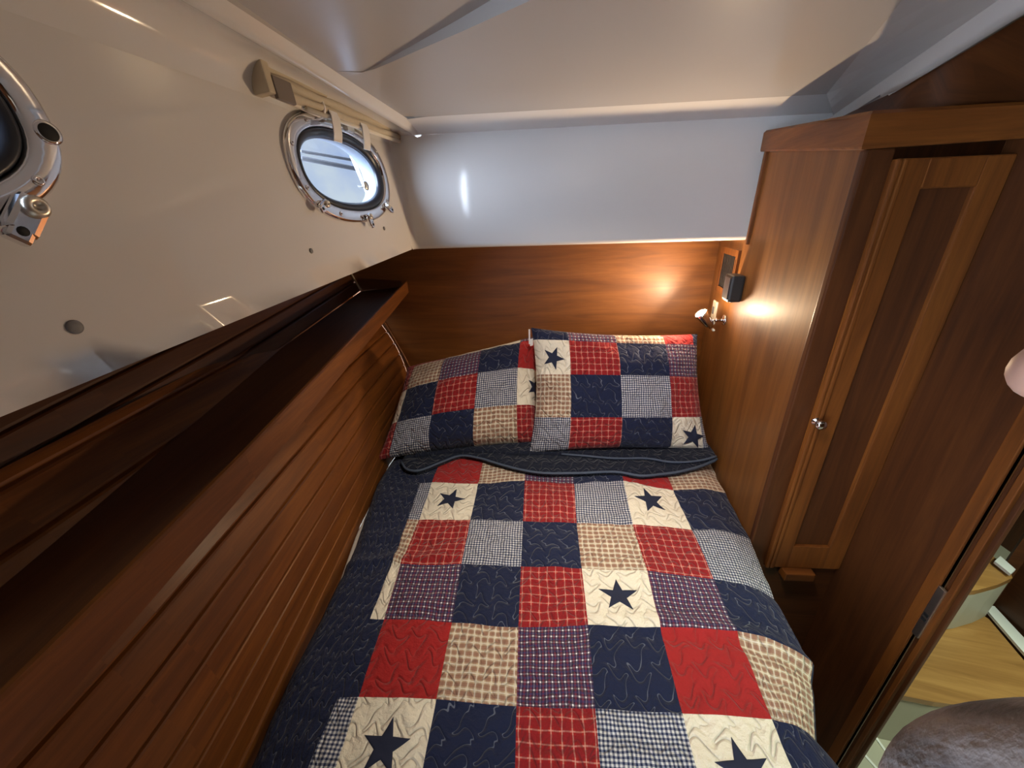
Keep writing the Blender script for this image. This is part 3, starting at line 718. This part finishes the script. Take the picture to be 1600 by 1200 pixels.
fg=[KN[4][i]+(KN[4][i]-KN[3][i])*.95 for i in range(9)]; fg[0].x=-.515; fg[8]=Vector((.555,fg[8].y,ZQ))
gh=[fg[i]+(fg[i]-KN[4][i])*1.0 for i in range(9)]; gh[0].x=-.51
hh_=[gh[i]+(fg[i]-KN[4][i])*1.0 for i in range(9)]; hh_[0].x=-.505
KN=[tt,topr]+KN+[fg,gh,hh_]
VK=[-.7,0,1,2,3,4,5,6,7,8]                     # row coordinate of the knots (0 = top seam of row A)
UK=[-2.0,-.28,0,1,2,3,4,5,6]                    # column coordinate: 0 = left seam of column 1
# columns of patches c0 (partial), c1..c6, border = -1
CELL=['NNSTPNST','NGWNRGWN','NTRGNTRG','NWPNRWPN','NNSTPNST','NGWNRGWN','NTRGNTRG','NWPNRWPN','NNSTPNST']
CELL[4]='NNSTPNST'
def qpos(ci,cu,ri,rv):
    a=KN[ri][ci].lerp(KN[ri][ci+1],cu); b=KN[ri+1][ci].lerp(KN[ri+1][ci+1],cu); return a.lerp(b,rv)
def qz(p,u,v):
    w=noise.noise(Vector((p.x*7,p.y*7,.3)))*.006+noise.noise(Vector((p.x*16,p.y*24,2.3)))*.0050
    w+=noise.noise(Vector((p.x*45,p.y*60,5.1)))*.0014
    # crease running to the right edge where two rows meet
    d=(v-(4.02+.05*(u-4)))
    if u>2.5: w+= .012*min(1,(u-2.5)/2)*(math.exp(-(d-(-.12))**2/.012)-.6*math.exp(-(d-.10)**2/.006))
    dl=v-(3.0-.15*math.exp(-(u-.5)**2)); 
    if u<1.5: w+=.010*math.exp(-(dl)**2/.010)*min(1,(1.5-u))
    # roll off at the long edges
    e=.03; 
    edge=min(1,max(0,(u+2.0)/.45)); w-= .022*(1-edge)**2
    er=min(1,max(0,(6-u)/.6)); w-=.030*(1-er)**2
    return w
SUB=14
qm=MB()
quilt=empty('quilt',(0,.6,ZQ),'patchwork quilt of navy, red, cream and plaid squares with navy stars on the bed','quilt')
vid={}; V=[]; Fc=[]; MI=[]; UV=[]
nr=len(KN)-1; nc=len(KN[0])-1
def sub(ci): return 18 if ci==0 else (6 if ci==1 else SUB)
def gp(ci,i,ri,j):
    n=sub(ci); m_=SUB
    cu=i/n; rv=j/m_; p=qpos(ci,cu,ri,rv); u=lerp(UK[ci],UK[ci+1],cu); v=lerp(VK[ri],VK[ri+1],rv)
    return p+Vector((0,0,qz(p,u,v))),u,v
cols=[(ci,i) for ci in range(nc) for i in range(sub(ci))]+[(nc-1,sub(nc-1))]
rws=[(ri,j) for ri in range(nr) for j in range(SUB)]+[(nr-1,SUB)]
GR=[]; GU=[]
for ri,j in rws:
    r=[]; ru=[]
    for ci,i in cols:
        p,u,v=gp(ci,i,ri,j); r.append(p); ru.append((u,v))
    # hanging margins
    pl=r[0]; r=[pl+Vector((.002,0,-.07)),pl+Vector((-.004,0,-.028))]+r; ru=[(ru[0][0]-.5,ru[0][1]),(ru[0][0]-.2,ru[0][1])]+ru
    pr=r[-1]; wv_=noise.noise(Vector((pr.y*9,0,4)))*.010
    for dx,dz,du in ((.006,-.012,.12),(.008,-.045,.35),(.006+wv_,-.10,.7),(wv_,-.16,1.0),(-.004+wv_,-.22,1.3)):
        r.append(pr+Vector((dx,0,dz))); ru.append((6+du,ru[0][1]))
    GR.append(r); GU.append(ru)
def cellmat(u,v):
    ri=int(math.floor(v+1e-6)); ri=max(0,min(8,ri)) 
    if v<0: return QI['B']
    if u<-.28: return QI['N']
    if u<0: return QI[CELL[ri][1]] if ri!=4 else QI['N']
    c=int(math.floor(u+1e-6)); c=min(5,c) if u<6.0 else 6
    if c==6: return QI['GTNRNG'[ri%6]] if u<7 else QI['N']
    return QI[CELL[ri][2+c]]
Rn=len(GR); Cn=len(GR[0]); V=[p for r in GR for p in r]; UVs=[u for r in GU for u in r]
for i in range(Rn-1):
    for j in range(Cn-1):
        Fc.append([(i+1)*Cn+j,(i+1)*Cn+j+1,i*Cn+j+1,i*Cn+j]); um=(GU[i][j][0]+GU[i][j+1][0])/2; vm=(GU[i][j][1]+GU[i+1][j][1])/2
        MI.append(cellmat(um,vm))
qm.add(V,Fc,MI,True,UVs)
qm.build('quilt_top',QL,quilt)
def quv(u,v,lift=.0012):
    ci=max(i for i in range(nc) if UK[i]<=u+1e-9); ri=max(i for i in range(nr) if VK[i]<=v+1e-9)
    p=qpos(ci,(u-UK[ci])/(UK[ci+1]-UK[ci]),ri,(v-VK[ri])/(VK[ri+1]-VK[ri])); return p+Vector((0,0,qz(p,u,v)+lift))
def star2(rot,r=.30):
    P_=[]
    for k in range(10):
        a=rot+PI/2+k*PI/5; rr=r if k%2==0 else r*.40; P_.append((math.cos(a)*rr,math.sin(a)*rr))
    return P_
def star(cu,cv,rot,fn,parent,r=.30,sq=1.0,mi=STARM):
    s=MB(); O=star2(rot,r); V_=[]; n=6
    ring=[]
    for k in range(10):
        a=O[k]; b=O[(k+1)%10]
        for j in range(4): ring.append((lerp(a[0],b[0],j/4),lerp(a[1],b[1],j/4)))
    R_=[1,.985,.8,.6,.4,.2]
    lf=[.0,.0014,.0022,.0022,.0022,.0022]
    for q,l in zip(R_,lf):
        for x,y in ring: V_.append(fn(cu+x*q,cv-y*q*sq,l))
    V_.append(fn(cu,cv,.0022)); m_=len(ring)
    Fc_=[[i*m_+k,i*m_+(k+1)%m_,(i+1)*m_+(k+1)%m_,(i+1)*m_+k] for i in range(5) for k in range(m_)]+[[5*m_+k,5*m_+(k+1)%m_,6*m_] for k in range(m_)]
    s.add(V_,Fc_); return s.build('star',mi,parent,label='navy star sewn on a cream square')
for (u,v,rot) in ((.5,1.47,-.25),(4.45,1.40,.22),(3.5,3.48,.0),(.5,5.5,-.05),(4.5,5.5,.10)):
    star(u,v,rot,quv,quilt)
# binding along the left edge
bd=MB(); bd.tube([GR[i][1]+Vector((.0,0,.004)) for i in range(8,Rn,4)],.0045,8); bd.build('binding',PIPE,quilt)
# folded-back top of the quilt, navy backing with piping
fe=[(628,722),(636,733),(656,735),(690,722),(720,712),(750,716),(780,725),(815,734),(850,739),(905,739),(960,737),(1000,743),(1030,741),(1060,737),(1095,728),(1120,717)]
fe=[onz(x,y,-.846) for x,y in fe]
def dense(P_,k=4):
    out=[]
    for i in range(len(P_)-1):
        a=P_[max(i-1,0)]; b=P_[i]; c=P_[i+1]; d=P_[min(i+2,len(P_)-1)]
        for j in range(k):
            t=j/k; out.append(.5*((2*b)+(c-a)*t+(2*a-5*b+4*c-d)*t*t+(3*b-a-3*c+d)*t*t*t))
    out.append(P_[-1]); return out
fe=dense(fe)
R1=[]; n=len(fe)
for i,p in enumerate(fe):
    t=i/(n-1); yb=1.50; R1.append([p+Vector((0,.004,-.016)),p+Vector((0,-.001,-.008)),p,p+Vector((0,.012,.005)),p+Vector((0,.045,.006+.004*math.sin(i*.6))),Vector((p.x,lerp(p.y,yb,.45),-.842+.003*math.sin(i*.9))),Vector((p.x,yb,-.845))])
fm=MB(); fm.grid([list(c) for c in zip(*R1)],mi=0,flip=True,uvs=[[(q.x/.17,-q.y/.17) for q in c] for c in zip(*R1)])
fold=fm.build('folded_edge',QM['backing'],quilt,label='navy underside folded back below the pillows')
pm=MB(); pm.tube([p+Vector((0,-.002,.001)) for p in fe],.0045,8); pm.build('piping',PIPE,fold)
f2=[(648,712),(690,707),(740,704),(800,708),(855,708),(900,711),(960,716),(1010,716),(1050,722),(1090,720),(1119,713)]
f2=dense([onz(x,y,-.832) for x,y in f2])
fm=MB(); R2=[[p+Vector((0,.002,-.016)),p+Vector((0,-.002,-.006)),p,p+Vector((0,.02,.004)),Vector((p.x,1.5,-.832))] for p in f2]
fm.grid([list(c) for c in zip(*R2)],flip=True,uvs=[[(q.x/.17,-q.y/.17) for q in c] for c in zip(*R2)]); fm.build('folded_layer',QM['backing'],quilt)
pm=MB(); pm.tube([p+Vector((0,-.002,.001)) for p in f2[18:]],.004,8); pm.build('piping',PIPE,fold)

# ---- pillows
def pillow(name,label,BL,BR,TL,TR,T,uk,vk,cells,stars,seed,sag=0.0,arch=0.0):
    """corners given; uk, vk seam positions in -1..1; cells rows of letters from the top"""
    ex=((BR-BL)+(TR-TL))/4; ey=((TL-BL)+(TR-BR))/4; cen=(BL+BR+TL+TR)/4; en=ex.cross(ey).normalized()
    if en.y>0: en=-en
    pe=empty(name,Vector((cen.x,cen.y,min(BL.z,BR.z))),label,'pillow','patchwork pillows at the head of the bed' if False else None)
    dxy=(BL-TL+TR-BR)/4
    def P(s,t,side,l=0.0):
        a=(1-s*s); b=(1-t*t)
        x=s*(1-.075*b*abs(s)**1.5)
        y=t*(1-.07*a*abs(t)**1.5)
        th=T*(max(a,0)**.42)*(max(b,0)**.42)
        th*=1+.05*noise.noise(Vector((s*2,t*2,seed)))
        wr=noise.noise(Vector((s*4+seed,t*3.4,seed)))*.011+noise.noise(Vector((s*14+seed,t*5,seed)))*.005*(1-b*.3)
        p=cen+ex*x+ey*(y+arch*(a)*1.0)-dxy*s*t*1.0*0
        p+= ((BL+TR)-(BR+TL))/4*(x*y)
        hgt=th*(.62 if side>0 else -.45)+wr*min(1,a*b*6)
        p+=en*(hgt+(l if side>0 else 0))
        p+=Vector((0,0,-sag*(1-t)/2*a))
        p.z=max(p.z,-.838+.0)
        return p
    ss=[-1]; ui=[]
    def fill(kn):
        out=[]; idx=[]
        for i in range(len(kn)-1):
            n_=max(4,int(round((kn[i+1]-kn[i])/.045)))
            for j in range(n_): out.append(lerp(kn[i],kn[i+1],j/n_)); idx.append(i)
        out.append(kn[-1]); return out,idx
    S,Si=fill(uk); Tt,Ti=fill(vk)       # vk from top (+1) down: supply ascending from the top as 1-...
    w2=ex.length*2; h2=ey.length*2
    fr=[[P(s,-t,1) for s in S] for t in Tt]; bk=[[P(s,-t,-1) for s in S] for t in Tt]
    q=MB(); R=len(Tt); C=len(S)
    V_=[p for r in fr for p in r]; F_=[]; M_=[]; U_=[(s*w2/2/.17+seed*3,-t*h2/2/.17) for t in Tt for s in S]
    for i in range(R-1):
        for j in range(C-1): F_.append([(i+1)*C+j,(i+1)*C+j+1,i*C+j+1,i*C+j]); M_.append(QI[cells[Ti[i]][Si[j]]])
    q.add(V_,F_,M_,True,U_); q.build('front',QL,pe)
    q=MB(); V_=[p for r in bk for p in r]; F_=[[i*C+j,i*C+j+1,(i+1)*C+j+1,(i+1)*C+j] for i in range(R-1) for j in range(C-1)]
    q.add(V_,F_,7,True,U_); q.build('back',QL,pe)
    for (s,t,rot,rs) in stars:
        k=2*.17/w2; kk=2*.17/h2
        star(0,0,rot,lambda a,b,l,s=s,t=t,k=k,kk=kk: P(max(-1,min(1,s+a*k)),max(-1,min(1,-(t+b*kk))),1,l+.0012),pe,rs)
    return pe,P
# right pillow
BL=onz(826,709,-.842); BR=onz(1108,703,-.842); TL=ony(830,512,1.47); TR=ony(1090,522,1.47)
def un(px,a,b): return (px-a)/(b-a)*2-1
pr,PR=pillow('pillow','patchwork pillow leaning at the right, with cream star square top left',BL,BR,TL,TR,.17,
 [-1,un(886,828,1097),un(961,828,1097),un(1036,828,1097),.92,1],[-1,-.80,-.24,.42,1],
 ['NPTSN','WRNPP','TNGRR','GRNWG'],[(-.77,-.50,-.42,.27),(.80,.76,-.25,.30)],1)
tg=MB(); 
a=ony(829,512,1.455)+Vector((-.004,-.01,0)); tg.grid([[a+Vector((dx-.0,-.012,-z)) for dx in (-.003,.003)] for z in (0,.02,.04,.06)],smooth=True)
a2=a+Vector((.008,-.02,-.05)); tg.box(a2,((.006,0,.002),(0,.001,0),(0,0,.014)),0,.0008); tg.build('zip_pull',STRAP,pr,label='small white fabric tag')
# left pillow
BL=onz(588,719,-.838); BR=onz(846,692,-.842); TL=ony(636,574,1.50); TR=ony(846,523,1.56)
pl2,PL=pillow('pillow','patchwork pillow slumped at the left against the hull side planking',BL,BR,TL,TR,.21,
 [-1,-.84,-.36,.16,.70,1],[-1,-.88,-.30,.36,1],
 ['RRWWP','RTPNS','WNRGW','RGNTR'] if False else ['SRWWP','RTPNS','WNRGW','RGNTR'],[(.98,.03,-.3,.24)],2)

# ================================================================== PERSON at the right edge
pe=empty('person',c2w(.36,.5,0),'person holding the camera, only a grey ribbed sleeve and a fingertip showing','person')
pe['category']='person'
def skin_obj(name,pts,edges,rad,mt_,parent,lvl=2):
    b0=BASE[parent.name]; me=bpy.data.meshes.new(name); me.from_pydata([tuple(c2w(*p)-b0) for p in pts],edges,[]); me.materials.append(mt_)
    o=bpy.data.objects.new(name,me); COL.objects.link(o); o.parent=parent; BASE[o.name]=b0
    md=o.modifiers.new('skin','SKIN'); sv=me.skin_vertices[0] if me.skin_vertices else None
    if not me.skin_vertices:
        bpy.context.view_layer.update()
    for i,r in enumerate(rad): me.skin_vertices[0].data[i].radius=(r,r)
    me.skin_vertices[0].data[0].use_root=True
    md.use_smooth_shade=True
    s=o.modifiers.new('sub','SUBSURF'); s.levels=lvl; s.render_levels=lvl; return o
FABR,n,b=mat('ribbed_fleece'); tc=N(n,'ShaderNodeTexCoord'); 
def dot(v,k):
    x=N(n,'ShaderNodeVectorMath',operation='DOT_PRODUCT'); n.links.new(tc.outputs['Object'],x.inputs[0]); x.inputs[1].default_value=tuple(v*k); return x.outputs['Value']
cb=N(n,'ShaderNodeCombineXYZ'); n.links.new(dot(c2w(1,.12,0),9),cb.inputs[0]); n.links.new(dot(c2w(-.15,1,-.6),40),cb.inputs[1]); n.links.new(dot(c2w(0,0,1),9),cb.inputs[2])
wvn=N(n,'ShaderNodeTexNoise',Scale=1.0,Detail=3,Roughness=.55); n.links.new(cb.outputs[0],wvn.inputs[0])
nz2=N(n,'ShaderNodeTexNoise',Scale=60,Detail=4); n.links.new(tc.outputs['Object'],nz2.inputs[0])
c=ramp(n,wvn.outputs['Fac'],[(.36,(.030,.030,.036)),(.46,(.130,.112,.115)),(.60,(.30,.26,.245))]); c=mixc(n,mth(n,'MULTIPLY',nz2.outputs[0],.4),c,(.22,.18,.165)); n.links.new(c,b.inputs['Base Color']); b.inputs['Roughness'].default_value=1; b.inputs['Sheen Weight'].default_value=.3
bump(n,b,mth(n,'ADD',wvn.outputs['Fac'],nz2.outputs[0]),1,.004)
body_pts=[(.42,.10,-.30),(.38,.22,-.02),(.315,.290,.22),(.30,.22,.17),(.245,.11,.11),(.215,.07,.085),(.19,.045,.07),
 (.170,.020,.078),(.142,.000,.088),(.121,-.004,.092),
 (.180,.022,.045),(.160,.002,.048),(.142,-.008,.045),
 (.186,.028,.022),(.168,.010,.020),(.150,.000,.018),
 (.194,.036,.004),(.180,.022,-.002),(.166,.014,-.006),
 (.200,.085,.085),(.180,.075,.078),(.165,.060,.068)]
be=[(0,1),(1,2),(2,3),(3,4),(4,5),(5,6),(6,7),(7,8),(8,9),(6,10),(10,11),(11,12),(6,13),(13,14),(14,15),(6,16),(16,17),(17,18),(5,19),(19,20),(20,21)]
br=[.055,.052,.045,.040,.028,.026,.024,.0095,.0088,.0080,.0095,.0085,.0075,.009,.008,.007,.008,.007,.0062,.011,.010,.008]
skin_obj('body',body_pts,be,br,SKIN_,pe)
skin_obj('sleeve',[(.43,.10,-.32),(.40,.22,-.05),(.335,.30,.17),(.282,.276,.250),(.31,.215,.18),(.27,.15,.11)],[(0,1),(1,2),(2,3),(3,4),(4,5)],[.075,.075,.085,.084,.062,.042],FABR,pe,3)
